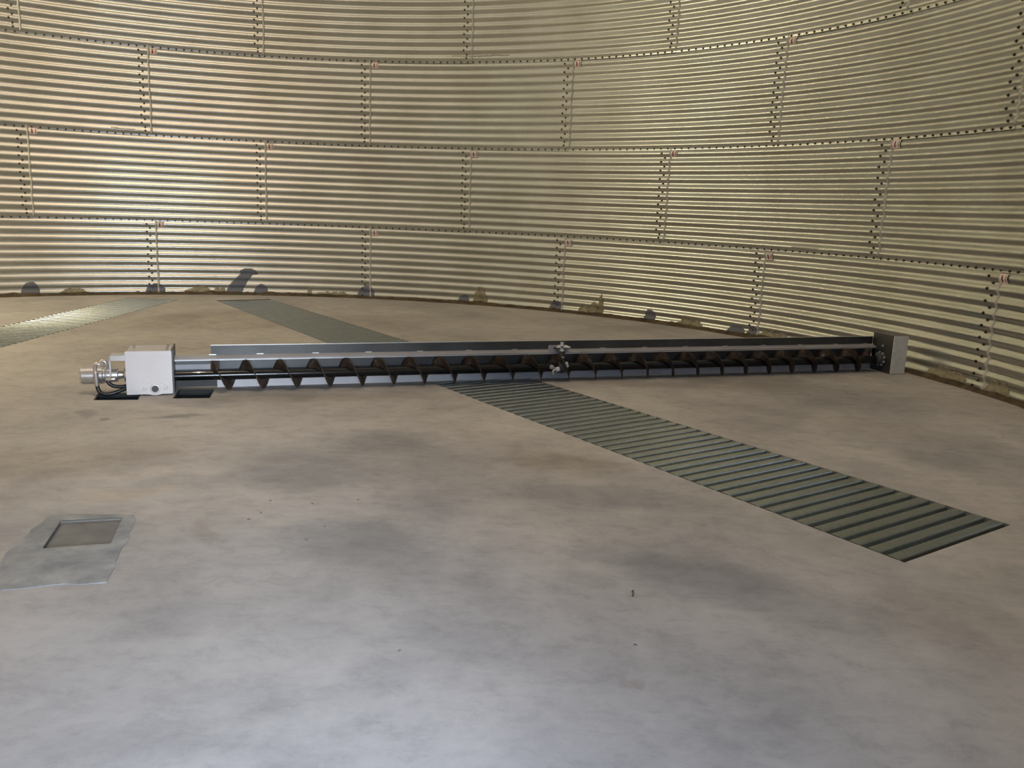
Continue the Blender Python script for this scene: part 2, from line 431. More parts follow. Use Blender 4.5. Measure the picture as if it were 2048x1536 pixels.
# roof cone with its open filling hole
bm = bmesh.new(); n = 56; rA = R + 0.15; rB = 0.62
zA, zB = EAVE - 0.03, EAVE + (R - 0.6) * math.tan(math.radians(28))
ra = [bm.verts.new((rA * math.cos(2 * PI * i / n), rA * math.sin(2 * PI * i / n), zA + (0.05 if i % 2 else 0))) for i in range(n)]
rb = [bm.verts.new((rB * math.cos(2 * PI * i / n), rB * math.sin(2 * PI * i / n), zB + (0.01 if i % 2 else 0))) for i in range(n)]
for i in range(n): bm.faces.new((ra[i], ra[(i + 1) % n], rb[(i + 1) % n], rb[i]))
tag(new('ceiling', bm, M_ROOF), 'conical steel bin roof', 'ceiling', kind='structure')
# door frame in the entry opening behind the photographer
df = bmesh.new()
for a in (DOOR0, DOOR1):
    p0 = pol(a, 0, R - 0.03); p1 = pol(a, 0, R + 0.16); t = Vector((-math.sin(a), math.cos(a), 0)) * (0.02 if a == DOOR0 else -0.02)
    pts = [p0, p1, p1 - t, p0 - t]
    lo_ = [df.verts.new((p.x, p.y, DOORSILL)) for p in pts]; hi_ = [df.verts.new((p.x, p.y, DOORTOP)) for p in pts]
    for i in range(4): df.faces.new((lo_[i], lo_[(i + 1) % 4], hi_[(i + 1) % 4], hi_[i]))
    df.faces.new(lo_[::-1]); df.faces.new(hi_)
tag(new('door_1', df, M_STEEL), 'steel frame of the entry door opening', 'door', kind='structure')

# ------------------------------------------------------------------ floor slab with its openings
U1 = Vector((0.571, -0.821)).normalized(); V1 = Vector((0.821, 0.571)).normalized()
D1U0, D1U1 = -5.36, 4.462
def vr(u): return 2.655 + 0.0151 * u
D1L = 1.853
def d1(u, v): p = U1 * u + V1 * v; return (p.x, p.y)
duct1 = [d1(D1U0, D1L), d1(D1U0, vr(D1U0)), d1(D1U1, vr(D1U1)), d1(D1U1, D1L)]
D2X0, D2X1, D2Y0, D2Y1 = -2.69, -2.01, -0.3, 5.35
duct2 = [(D2X0, D2Y1), (D2X1, D2Y1), (D2X1, D2Y0), (D2X0, D2Y0)]
sump2 = [(0.14, -0.231), (0.375, -0.175), (0.31, 0.10), (0.075, 0.04)]
sump1 = [(-0.335, -0.365), (-0.06, -0.305), (-0.13, -0.10), (-0.40, -0.16)]
trap = [(0.577, -2.512), (0.807, -2.446), (0.888, -2.725), (0.657, -2.799)]
outer = [((R + 0.1) * math.cos(2 * PI * i / 160), (R + 0.1) * math.sin(2 * PI * i / 160)) for i in range(160)]
bm = bmesh.new()
loops = [outer] + [h[::-1] for h in (duct1, duct2, sump1, sump2, trap)]
allp = [p for l in loops for p in l]
vs = [bm.verts.new((x, y, 0)) for x, y in allp]
for t in tessellate_polygon([[Vector((x, y, 0)) for x, y in l] for l in loops]):
    try: bm.faces.new([vs[i] for i in t])
    except ValueError: pass
bmesh.ops.recalc_face_normals(bm, faces=bm.faces)
if sum(f.normal.z for f in bm.faces) < 0: bmesh.ops.reverse_faces(bm, faces=bm.faces)
floor = tag(new('floor', bm, M_FLOOR, keep=True), 'trowelled grey concrete slab of the bin', 'floor', kind='structure')

def pit(name, poly, depth, mat, bottom=True, parent=None):
    bm = bmesh.new(); n = len(poly)
    a = [bm.verts.new((x, y, 0)) for x, y in poly]; b = [bm.verts.new((x, y, -depth)) for x, y in poly]
    for i in range(n): bm.faces.new((a[i], a[(i + 1) % n], b[(i + 1) % n], b[i]))
    if bottom: bm.faces.new(b)
    return new(name, bm, mat, parent, keep=True)
pit('trench', duct1, 0.30, M_GAP, parent=floor)
pit('trench', duct2, 0.30, M_GAP, parent=floor)
pit('trap_recess', trap, 0.05, M_GAP, parent=floor)
for poly, lab in ((sump1, 'dark open sump under the motor end of the sweep auger'), (sump2, 'dark open sump beside the right edge of the white gearbox cover')):
    cx = sum(p[0] for p in poly) / 4; cy = sum(p[1] for p in poly) / 4
    t = empty('floor_sump', (cx, cy, 0), label=lab, cat='floor opening')
    rel = [(x - cx, y - cy) for x, y in poly]
    pit('sump_wall', rel, 0.45, M_PIT, parent=t)
    bmf = bmesh.new()                       # thin steel lip let into the slab edge
    out = [(x * 1.0, y * 1.0) for x, y in rel]; inn = [(x * 0.94, y * 0.94) for x, y in rel]
    for i in range(4):
        j = (i + 1) % 4
        q = [(*out[i], -0.001), (*out[j], -0.001), (*inn[j], -0.001), (*inn[i], -0.001)]
        top = [bmf.verts.new(p) for p in q]; bot = [bmf.verts.new((p[0], p[1], -0.012)) for p in q]
        bmf.faces.new(top); bmf.faces.new(bot[::-1])
        for k in range(4): bmf.faces.new((top[k], top[(k + 1) % 4], bot[(k + 1) % 4], bot[k]))
    new('sump_rim', bmf, M_PIT, t)
# ledges that carry the duct covers
def ledge(p, q, wdir, w=0.05):
    bm = bmesh.new(); w = Vector(wdir).normalized() * w
    P = [Vector((*p, 0)), Vector((*q, 0)), Vector((*q, 0)) + Vector((w.x, w.y, 0)), Vector((*p, 0)) + Vector((w.x, w.y, 0))]
    top = [bm.verts.new((v.x, v.y, -0.0285)) for v in P]; bot = [bm.verts.new((v.x, v.y, -0.10)) for v in P]
    bm.faces.new(top); bm.faces.new(bot[::-1])
    for k in range(4): bm.faces.new((top[k], top[(k + 1) % 4], bot[(k + 1) % 4], bot[k]))
    new('trench_ledge', bm, M_GAP, floor)
ledge(duct1[0], duct1[3], V1); ledge(duct1[1], duct1[2], -V1)
ledge(duct2[0], duct2[3], (1, 0)); ledge(duct2[1], duct2[2], (-1, 0))

# mortar patch around the trap and the lid itself
def irregular(poly, step=0.04, amp=0.014, seed=1):
    out = []
    for i in range(len(poly)):
        a, b = Vector(poly[i]), Vector(poly[(i + 1) % len(poly)]); n = max(1, int((b - a).length / step))
        nr = Vector((b.y - a.y, a.x - b.x)).normalized()
        for k in range(n):
            p = a.lerp(b, k / n); out.append(tuple(p + nr * amp * noise.noise(Vector((p.x * 14, p.y * 14, seed)))))
    return out
po = irregular([(0.50, -2.455), (0.62, -2.43), (0.845, -2.415), (0.90, -2.56), (0.965, -2.80), (1.035, -3.07), (0.90, -3.10), (0.70, -3.165), (0.56, -2.9)])
bm = bmesh.new()
lo_ = [po, trap[::-1]]; ap = [p for l in lo_ for p in l]
vs = [bm.verts.new((x, y, 0.003)) for x, y in ap]
for t in tessellate_polygon([[Vector((x, y, 0)) for x, y in l] for l in lo_]): bm.faces.new([vs[i] for i in t])
n = len(po)
vb = [bm.verts.new((x, y, -0.002)) for x, y in po]
for i in range(n): bm.faces.new((vs[i], vs[(i + 1) % n], vb[(i + 1) % n], vb[i]))
bmesh.ops.recalc_face_normals(bm, faces=bm.faces)
new('mortar_patch', bm, M_PATCH, floor)
c = Vector((sum(p[0] for p in trap) / 4, sum(p[1] for p in trap) / 4))
bm = bmesh.new(); prism(bm, [tuple((Vector(p) - c) * 0.965) for p in trap], 'z', -0.016, -0.008)
lid = new('trap_lid', bm, M_LID, loc=(c.x, c.y, 0))
tag(lid, 'dusty grey rectangular trap lid sunk in the floor in front of the auger', 'trap lid')
bm = bmesh.new(); prism(bm, [tuple((Vector(p) - c) * 0.92) for p in trap], 'z', -0.06, -0.016); new('lid_seat', bm, M_GAP, lid)

# ------------------------------------------------------------------ duct covers
RP = 0.0905
def cover_mesh(nr, w0, w1, length, th=0.0015):
    """ribs run along local y (the width); nr ribs along x. w0/w1 = widths at both ends"""
    bm = bmesh.new(); prof = []
    zt, zb = 0.002, -0.0265
    for i in range(nr):
        x = i * RP
        for fx, z in ((0.00, zb), (0.18, zb), (0.20, zb + 0.002), (0.26, zt - 0.006), (0.30, zt - 0.0015), (0.36, zt), (0.82, zt), (0.87, zt - 0.0015), (0.91, zt - 0.006), (0.96, zb + 0.002), (0.985, zb)):
            prof.append((x + fx * RP, z))
    prof.append((nr * RP - 0.001, zb))
    L = nr * RP; ny = 6; top = []; bot = []
    for x, z in prof:
        f = x / L; w = w0 + (w1 - w0) * f
        top.append([bm.verts.new((x, 0.004 + (w - 0.012) * j / ny, z)) for j in range(ny + 1)])
        bot.append([bm.verts.new((x, 0.004 + (w - 0.012) * j / ny, z - th)) for j in range(ny + 1)])
    for a, b in zip(top, top[1:]):
        for j in range(ny): bm.faces.new((a[j], b[j], b[j + 1], a[j + 1]))
    for a, b in zip(bot, bot[1:]):
        for j in range(ny): bm.faces.new((a[j], a[j + 1], b[j + 1], b[j]))
    for a, b, c_, d in zip(top, top[1:], bot, bot[1:]):
        bm.faces.new((a[0], c_[0], d[0], b[0])); bm.faces.new((a[-1], b[-1], d[-1], c_[-1]))
    for j in range(ny):
        bm.faces.new((top[0][j], top[0][j + 1], bot[0][j + 1], bot[0][j])); bm.faces.new((top[-1][j], bot[-1][j], bot[-1][j + 1], top[-1][j + 1]))
    return bm
# long duct: covers counted from its near end
seq = [5] + [10] * 9 + [12]
u = D1U1 - 0.018
ang1 = math.atan2(-U1.y, -U1.x)     # ribs counted away from the near end
places1 = ['at the near end of the long floor duct, five ribs wide', 'second from the near end of the long floor duct', 'third from the near end of the long floor duct',
           'fourth from the near end of the long floor duct', 'touching the front of the sweep auger', 'under the sweep auger',
           'just behind the sweep auger in the long floor duct', 'second behind the sweep auger in the long floor duct', 'fourth from the wall in the duct behind the auger',
           'second from the wall in the duct behind the auger', 'at the wall end of the long floor duct behind the auger']
for i, nr in enumerate(seq):
    L = nr * RP
    if u - L < D1U0: nr = int((u - D1U0) / RP); L = nr * RP
    # local x runs from far (u-L) to near (u)
    o = new('duct_cover', cover_mesh(nr, vr(u - L) - D1L, vr(u) - D1L, L), M_COVER, smooth=25, rz=math.atan2(U1.y, U1.x))
    p = U1 * (u - L) + V1 * D1L
    o.location = (p.x, p.y, 0.0)
    tag(o, 'ribbed duct cover ' + places1[i], 'duct cover', 'ribbed covers of the long floor duct')
    u -= L + 0.004
y = D2Y1 - 0.01
i = 0
places2 = ['at the wall end of the left floor duct', 'second from the wall in the left floor duct', 'third from the wall in the left floor duct, glinting', 'fourth from the wall in the left floor duct',
           'fifth from the wall in the left floor duct', 'sixth from the wall in the left floor duct']
while y - 10 * RP > D2Y0 and i < 6:
    nr = 10
    o = new('duct_cover', cover_mesh(nr, D2X1 - D2X0, D2X1 - D2X0, nr * RP), M_COVER, smooth=25, rz=-PI / 2)
    o.location = (D2X0, y, 0.0)
    tag(o, 'ribbed duct cover ' + places2[i], 'duct cover', 'ribbed covers of the left floor duct')
    y -= nr * RP + 0.004; i += 1

# ------------------------------------------------------------------ wall foot and marks on the wall
bm = bmesh.new(); rows = []; n = 900
for i in range(n):
    a = 2 * PI * i / n
    hgt = 0.040 + 0.024 * noise.noise(Vector((a * 9, 0, 1))) + 0.018 * noise.noise(Vector((a * 40, 3, 1))) + 0.01 * noise.noise(Vector((a * 130, 3, 1)))
    hgt = max(hgt, 0.012)
    wd = 0.060 + 0.018 * noise.noise(Vector((a * 14, 7, 1))) + 0.008 * noise.noise(Vector((a * 70, 7, 1)))
    rows.append([bm.verts.new(pol(a, z, r)) for z, r in ((-0.01, R + 0.02), (hgt, wr(hgt) + 0.004), (hgt, wr(hgt) - 0.008), (hgt * 0.6, R - wd * 0.45), (0.006, R - wd), (-0.01, R - wd - 0.004))])
for i in range(n):
    if DOOR0 + 2 * PI < 2 * PI * i / n < DOOR1 + 2 * PI: continue
    a, b = rows[i], rows[(i + 1) % n]
    for j in range(5): bm.faces.new((a[j], b[j], b[j + 1], a[j + 1]))
tag(new('baseboard_round', bm, M_BASE, smooth=True), 'rough brown sealant fillet where the bin wall meets the slab', 'baseboard', kind='structure')

def wall_patch(name, a0, z0, outline, mat, thick=0.0035, res=0.012):
    """a thin skin of stuff following the corrugations. outline: function(s,z)->inside"""
    bm = bmesh.new(); cell = {}
    s0, s1, zz0, zz1 = outline['box']
    ns, nz = int((s1 - s0) / res), int((zz1 - zz0) / res)
    def V(i, j, lift):
        key = (i, j, lift)
        if key not in cell:
            s = s0 + i * res; z = zz0 + j * res
            cell[key] = bm.verts.new(pol(a0 - s / R, z0 + z, wr(z0 + z) - (thick + 0.0035 if lift else -0.003)))
        return cell[key]
    ins = {(i, j) for i in range(ns) for j in range(nz) if outline['f'](s0 + (i + .5) * res, zz0 + (j + .5) * res)}
    for i, j in ins:
        bm.faces.new((V(i, j, 1), V(i + 1, j, 1), V(i + 1, j + 1, 1), V(i, j + 1, 1)))
        for (di, dj, p, q) in ((-1, 0, (0, 0), (0, 1)), (1, 0, (1, 0), (1, 1)), (0, -1, (0, 0), (1, 0)), (0, 1, (0, 1), (1, 1))):
            if (i + di, j + dj) not in ins:
                A, B = (i + p[0], j + p[1]), (i + q[0], j + q[1])
                bm.faces.new((V(*A, 1), V(*B, 1), V(*B, 0), V(*A, 0)))
    if not ins: return None
    return new(name, bm, mat, wall_back, smooth=True)
def dome(w, h, seed, jag=0.25):
    def f(s, z):
        t = s / (w / 2)
        if abs(t) > 1: return False
        top = h * math.sqrt(max(0, 1 - abs(t) ** 2.4)) * (1 + jag * noise.noise(Vector((s * 10, seed, 0))) + jag * .35 * noise.noise(Vector((s * 34, seed, 0))))
        return z < top
    return {'box': (-w / 2, w / 2, -0.05, h * 1.4), 'f': f}
blobs = [(2.211, 0.22, 0.17, 'left of the picture, beside the left floor duct'), (1.975, 0.26, 0.13, 'below the lowest lap seam nearest the left floor duct'), (1.757, 0.20, 0.13, 'just right of the tall bent smear'),
         (1.525, 0.25, 0.16, 'below the second lap seam of the lowest ring'), (1.301, 0.17, 0.11, 'between the second and third lap seams of the lowest ring'), (1.085, 0.20, 0.13, 'below the third lap seam of the lowest ring'),
         (0.868, 0.17, 0.15, 'midway between the third and fourth lap seams of the lowest ring'), (0.672, 0.26, 0.10, 'half hidden by the auger top edge, left of the fourth lap seam'), (0.637, 0.15, 0.13, 'below the fourth lap seam, touching the auger top edge')]
for a, w, h, lab in blobs:
    o = wall_patch('sealant_dab', a, 0.02, dome(w, h, a * 10, 0.12), M_BLOB)
def smear_f(s, z):
    # bent thumb shape leaning right
    c = -0.02 + 0.34 * (z / 0.36) ** 1.5 * 0.8; w = 0.115 - 0.03 * (z / 0.36) + 0.012 * noise.noise(Vector((z * 30, 1, 1)))
    if z > 0.27: return abs(s - 0.20) < 0.13 and (s - 0.18) ** 2 / 0.016 + (z - 0.29) ** 2 / 0.0042 < 1
    return abs(s - c) < w
o = wall_patch('sealant_smear', 1.812, 0.02, {'box': (-0.3, 0.5, -0.03, 0.42), 'f': smear_f}, M_BLOB)
splats = [(1.885, 0.42, 0.075, 'between the first lap seam and the bent smear'), (1.845, 0.16, 0.10, 'small peak left of the bent smear'), (2.135, 0.34, 0.05, 'low one above the left floor duct'),
          (1.651, 0.07, 0.10, 'narrow spike right of the bent smear'), (1.60, 0.5, 0.045, 'long low one left of the second lap seam'), (1.262, 0.22, 0.17, 'double hump between second and third lap seams'),
          (1.005, 0.36, 0.12, 'broad one right of the third lap seam'), (0.985, 0.12, 0.20, 'tall lump on the broad one right of the third lap seam'), (0.775, 0.36, 0.09, 'low one right of the midway sealant dab'),
          (0.59, 0.4, 0.10, 'above the auger, right of the fourth lap seam'), (0.235, 0.5, 0.09, 'right of the auger end guard'), (0.14, 0.3, 0.10, 'below the rightmost lap seam')]
for i, (a, w, h, lab) in enumerate(splats):
    o = wall_patch('mortar_splash', a, 0.03, dome(w, h, i * 3.3 + 1, 0.8), M_SPLAT, 0.003)
def streak(L, h, seed):
    return {'box': (-L / 2, L / 2, -0.03, 0.04), 'f': lambda s, z: abs(z - 0.006 * math.sin(s * 9 + seed)) < h * (0.45 + 0.8 * abs(noise.noise(Vector((s * 9, seed, 0))))) * (1 - (2 * s / L) ** 2) + .001}
for (a, z, L, lab) in ((0.53, 1.052, 0.62, 'white caulk streak on the wall joint right of the lowest fourth seam'), (2.02, 2.19, 0.35, 'pale caulk streak on the wall joint left of the upper first seam'),
                       (1.28, 3.33, 0.9, 'thin caulk streak on the top wall joint')):
    o = wall_patch('caulk_streak', a, z, streak(L, 0.012, a * 5), M_BEAD, 0.006, 0.008)

# warning stickers
def curved_rect(bm, a0, s0, s1, z0, z1, lift, mi):
    ns, nz = max(1, int((s1 - s0) / 0.012)), max(1, int((z1 - z0) / 0.006))
    g_ = [[bm.verts.new(pol(a0 - (s0 + (s1 - s0) * i / ns) / R, z0 + (z1 - z0) * j / nz, wr(z0 + (z1 - z0) * j / nz) - lift)) for i in range(ns + 1)] for j in range(nz + 1)]
    for p, q in zip(g_, g_[1:]):
        for i in range(ns):
            f = bm.faces.new((p[i], p[i + 1], q[i + 1], q[i])); f.material_index = mi
ordn = ['first', 'second', 'third', 'fourth', 'fifth']
ringn = ['lowest', 'second', 'third']
for k, lst in enumerate(([(1.9598, .948), (1.506, .937), (1.0635, .932), (.617, .935), (.159, .948)], [(2.186, 2.079), (1.732, 2.064), (1.2855, 2.057), (.840, 2.070), (.387, 2.077)], [(1.959, 3.195), (1.5075, 3.192), (1.063, 3.187), (.611, 3.190)])):
    for j, (a, z) in enumerate(lst):
        t = empty('warning_sticker', pol(a, z, R), 0, 'small white and red warning sticker, %s from the left in the %s wall ring' % (ordn[j], ringn[k]), 'sticker', 'warning stickers beside the lap seams')
        bm = bmesh.new()
        curved_rect(bm, a, -0.045, 0.045, z - 0.042, z + 0.042, 0.0065, 0)
        o = new('sticker_sheet', bm, M_STK, t); o.location = -t.location
        bm = bmesh.new()
        curved_rect(bm, a, -0.020, -0.004, z - 0.030, z + 0.018, 0.0076, 0)
        curved_rect(bm, a, -0.017, -0.007, z + 0.018, z + 0.028, 0.0076, 0)
        curved_rect(bm, a, 0.000, 0.012, z - 0.020, z - 0.016, 0.0076, 2)
        curved_rect(bm, a, -0.040, -0.028, z - 0.022, z - 0.018, 0.0076, 2)
        curved_rect(bm, a, -0.045, 0.045, z - 0.042, z - 0.038, 0.0076, 2)
        curved_rect(bm, a, -0.045, 0.045, z + 0.038, z + 0.042, 0.0076, 2)
        curved_rect(bm, a, 0.028, 0.034, z - 0.032, z + 0.030, 0.0076, 1)
        curved_rect(bm, a, 0.018, 0.021, z - 0.028, z + 0.026, 0.0076, 2)
        o = new('sticker_print', bm, [M_RED, M_INK, M_PINK], t); o.location = -t.location

# ------------------------------------------------------------------ the sweep auger
AUG = empty('sweep_auger', (0, 0, 0), math.radians(18.75), 'long steel sweep auger with rusty screw and black pipe lying across the floor', 'sweep auger')
YA, ZA = -0.045, 0.112          # axis of the screw
FR, PR, PITCHS = 0.105, 0.035, 0.238
def aug(name, bm, mat, parent=None, smooth=False, label=None):
    o = new(name, bm, mat, parent or AUG, smooth)
    if label: o['label'] = label
    return o
# flighting
bm = bmesh.new()
s_start, s_end = 0.315, 6.03
n = int((s_end - s_start) / PITCHS * 40); A = []; 
for i in range(n + 1):
    s = s_start + (s_end - s_start) * i / n
    psi = PI + (s - 0.431) / PITCHS * 2 * PI
    y, z = -math.sin(psi), math.cos(psi)
    fo = FR * (1 + 0.008 * math.sin(i * 0.37))
    A.append([bm.verts.new((s + dx, YA + y * r, ZA + z * r)) for dx, r in ((-0.003, PR - 0.002), (-0.0018, fo), (0.0018, fo), (0.003, PR - 0.002))])
for a, b in zip(A, A[1:]):
    for j in range(3): bm.faces.new((a[j], a[j + 1], b[j + 1], b[j]))
bm.faces.new(A[0]); bm.faces.new(A[-1][::-1])
aug('screw_flighting', bm, M_RUST, smooth=30, label='rusty brown spiral flighting')
aug('drive_pipe', lathe_obj((0.05, YA, ZA), (1, 0, 0), [(0, PR), (6.06, PR)], n=32), M_BLACK, smooth=30, label='glossy black drive pipe')
# paint chip on the pipe
bm = bmesh.new()
for i, (ds, w) in enumerate(((-0.05, .001), (-0.035, .003), (-0.01, .006), (0.0, .010), (0.012, .005), (0.035, .003), (0.05, .001))):
    vv = [bm.verts.new((0.225 + ds, YA + (PR + h) * math.cos(t), ZA + (PR + h) * math.sin(t))) for t, h in ((2.25 - w * 26, 0.0002), (2.25, 0.0018), (2.25 + w * 26, 0.0002))]
    if i: bm.faces.new((pv[0], pv[1], vv[1], vv[0])); bm.faces.new((pv[1], pv[2], vv[2], vv[1]))
    pv = vv
aug('paint_chip', bm, M_EDGE, smooth=True, label='whitish bare fleck on the black pipe')
# back panel (with thin bright top edge), top beam, lower angle
bm = bmesh.new(); box(bm, 0.308, 6.13, 0.057, 0.061, 0.055, 0.309); aug('back_panel', bm, M_DARK, label='dark steel back panel')
bm = bmesh.new(); box(bm, 0.308, 6.13, 0.052, 0.062, 0.309, 0.313); aug('panel_edge', bm, M_EDGE)
bm = bmesh.new()
prism(bm, [(0.057, 0.242), (0.003, 0.224), (-0.001, 0.224), (-0.001, 0.2125), (0.003, 0.2125), (0.003, 0.219), (0.057, 0.236)], 'x', 0.062, 6.13)
aug('top_beam', bm, M_STEEL)
bm = bmesh.new(); box(bm, 0.062, 6.13, -0.0035, -0.001, 0.2105, 0.2145); aug('beam_lip_highlight', bm, M_EDGE)  # pale strip stands in for the highlight along the lip
bm = bmesh.new()
prism(bm, [(0.050, 0.003), (0.054, 0.003), (0.054, 0.056), (0.095, 0.056), (0.095, 0.060), (0.050, 0.060)], 'x', 0.345, 6.13)
aug('lower_angle', bm, M_PLATE)
bm = bmesh.new(); box(bm, 0.062, 0.345, 0.050, 0.095, 0.056, 0.060); aug('angle_tongue', bm, M_STEEL)
bm = bmesh.new(); box(bm, 0.062, 0.352, 0.048, 0.052, 0.058, 0.063); aug('angle_lip', bm, M_EDGE)
bm = bmesh.new(); box(bm, 0.352, 1.8, 0.0488, 0.0505, 0.0575, 0.0610); aug('angle_lip', bm, M_EDGE)
bm = bmesh.new(); box(bm, 0.062, 0.345, 0.052, 0.07, 0.012, 0.052); aug('shade_strip', bm, M_RUBBER)  # dark strip stands in for the shaded opening under the tongue
bm = bmesh.new(); box(bm, 0.062, 0.300, 0.058, 0.066, 0.120, 0.170); box(bm, 0.062, 0.300, 0.058, 0.078, 0.170, 0.174); aug('cross_rail', bm, M_STEEL)
bm = bmesh.new(); box(bm, 0.062, 0.302, 0.066, 0.078, 0.176, 0.216); aug('cross_rail_back', bm, M_DARK)
bm = bmesh.new(); box(bm, 0.302, 0.365, 0.0555, 0.0575, 0.075, 0.222); aug('panel_stiffener', bm, M_RUST)
# bright slot welds on the beam crease
for s in (0.319, 0.647, 1.044, 1.438, 1.837, 2.226, 2.609, 3.381, 3.769, 4.160, 4.551, 4.944, 5.329, 5.716, 6.05):
    bm = bmesh.new(); box(bm, s - 0.024, s + 0.024, 0.0515, 0.0565, 0.2405, 0.2465, 0.001)
    aug('weld', bm, M_EDGE)
# gearbox cover
bm = bmesh.new(); box(bm, -0.232, 0.050, -0.135, 0.15, 0.014, 0.302, 0.004); cover = aug('gearbox_cover', bm, M_SILVER)
bm = bmesh.new(); box(bm, -0.238, 0.056, -0.146, -0.136, 0.008, 0.308, 0.003); aug('front_plate', bm, M_BOX, cover, label='white front plate')
bm = bmesh.new(); box(bm, 0.057, 0.066, -0.13, 0.16, 0.0, 0.312, 0.002); aug('end_flange', bm, M_DARK)
for x, y in ((-0.20, 0.09), (0.02, 0.09), (0.02, -0.02)):
    bm = bmesh.new(); hexbolt(bm, (x, y, 0.302), (0, 0, 1), 0.008, 0.014); aug('lid_bolt', bm, M_SILVER, cover)
# oval bearing flange on the front plate
cx, cz = -0.056, 0.045
bm = bmesh.new(); pts = []
for k in range(48):
    t = 2 * PI * k / 48; x = math.cos(t); z = math.sin(t)
    rx, rz_ = 0.088, 0.046
    pts.append((cx + rx * x * (1 - 0.06 * abs(z)), cz + rz_ * math.copysign(abs(z) ** 1.35, z) + 0.004))
prism(bm, pts, 'y', -0.156, -0.145); bear = aug('bearing_flange', bm, M_BOX, smooth=30)
aug('bearing_ring', lathe_obj((cx, -0.156, cz + 0.004), (0, -1, 0), [(-0.004, 0.036), (0.006, 0.034), (0.008, 0.03)], n=32), M_BOX, bear, smooth=30)
aug('shaft_end', lathe_obj((cx, -0.162, cz + 0.004), (0, -1, 0), [(-0.004, 0.023), (0.007, 0.022)], n=32), M_CORE, bear, smooth=30, label='dark round shaft end')
for dx in (-0.065, 0.065):
    bm = bmesh.new(); hexbolt(bm, (cx + dx, -0.156, cz + 0.004), (0, -1, 0), 0.010, 0.013); aug('flange_bolt', bm, M_SILVER, bear)
# hydraulic motor on the left
mz = 0.122
motor = aug('motor', lathe_obj((-0.532, 0, mz), (1, 0, 0), [(0, 0.052), (0.006, 0.060), (0.135, 0.061), (0.14, 0.055), (0.15, 0.055), (0.155, 0.052), (0.23, 0.050), (0.235, 0.034), (0.262, 0.030)], n=40), M_SILVER, smooth=30, label='silver painted cylindrical motor')
for k in range(6):
    t = 2 * PI * k / 6 + .3
    bm = bmesh.new(); hexbolt(bm, (-0.532, 0.045 * math.cos(t), mz + 0.045 * math.sin(t)), (-1, 0, 0), 0.006, 0.010); aug('motor_bolt', bm, M_SILVER, motor)
bm = bmesh.new(); lathe(bm, (-0.27, 0, mz), (1, 0, 0), [(0, 0.022), (0.012, 0.022), (0.012, 0.03), (0.022, 0.03), (0.022, 0.02), (0.035, 0.02)]); aug('coupling', bm, M_BRASS, smooth=30, label='brass coloured coupling')
bm = lathe_obj((-0.262, 0, mz), (1, 0, 0), [(0, 0.040), (0.004, 0.052), (0.03, 0.056), (0.034, 0.045)], n=32); aug('hub', bm, M_SILVER, smooth=30)
bm = bmesh.new(); box(bm, -0.246, -0.231, -0.075, 0.09, 0.03, 0.215, 0.003); aug('hub_plate', bm, M_SILVER)
# bent bracket
bm = bmesh.new(); box(bm, -0.345, -0.333, -0.09, -0.05, 0.125, 0.268, 0.003); box(bm, -0.345, -0.236, -0.09, -0.082, 0.235, 0.268, 0.002)
box(bm, -0.34, -0.236, -0.085, 0.03, 0.262, 0.270, 0.002); br = aug('bracket', bm, M_SILVER)
bm = bmesh.new(); hexbolt(bm, (-0.262, -0.09, 0.25), (0, -1, 0), 0.012, 0.012); aug('bracket_bolt', bm, M_SILVER, br)
# fittings
def fitting(pts, r, name='hose_fitting', mat=None):
    bm = bmesh.new(); tube(bm, pts, r, 12); return aug(name, bm, mat or M_SILVER, smooth=40)
fitting([(-0.405, -0.075, 0.21), (-0.420, -0.075, 0.215), (-0.432, -0.075, 0.205), (-0.435, -0.075, 0.185), (-0.434, -0.075, 0.16), (-0.432, -0.075, 0.155), (-0.430, -0.075, 0.10), (-0.427, -0.075, 0.062)], [0.013, 0.014, 0.014, 0.013, 0.013, 0.018, 0.018, 0.015])
fitting([(-0.405, -0.02, 0.212), (-0.390, -0.02, 0.224), (-0.376, -0.02, 0.220), (-0.368, -0.02, 0.200), (-0.362, -0.01, 0.165)], [0.012, 0.015, 0.014, 0.012, 0.014])
fitting([(-0.40, 0.045, 0.15), (-0.40, 0.045, 0.19), (-0.408, 0.045, 0.20)], [0.012, 0.012, 0.014])
fitting([(-0.372, -0.07, 0.105), (-0.350, -0.075, 0.103), (-0.325, -0.078, 0.108), (-0.312, -0.078, 0.108)], [0.012, 0.017, 0.015, 0.012])
# hoses
def bez(p, n=16):
    P = [Vector(q) for q in p]
    return [((1 - t) ** 3) * P[0] + 3 * t * (1 - t) ** 2 * P[1] + 3 * t * t * (1 - t) * P[2] + t ** 3 * P[3] for t in [i / n for i in range(n + 1)]]
def rad_(n, r): return [r] * n
h1 = bez([(-0.427, -0.075, 0.068), (-0.42, -0.09, -0.03), (-0.33, -0.10, 0.005), (-0.235, -0.06, 0.045)])
bm = bmesh.new(); tube(bm, h1, 0.0135, 14); aug('hydraulic_hose', bm, M_RUBBER, smooth=True, label='black hose bowed under the motor')
h2 = bez([(-0.362, -0.070, 0.098), (-0.35, -0.075, 0.05), (-0.29, -0.07, 0.045), (-0.235, -0.05, 0.055)])
bm = bmesh.new(); tube(bm, h2, 0.0125, 14); aug('hydraulic_hose', bm, M_RUBBER, smooth=True, label='short black hose beside the hub')
for x, y in ((-0.395, -0.255), (-0.425, -0.262)):
    pass
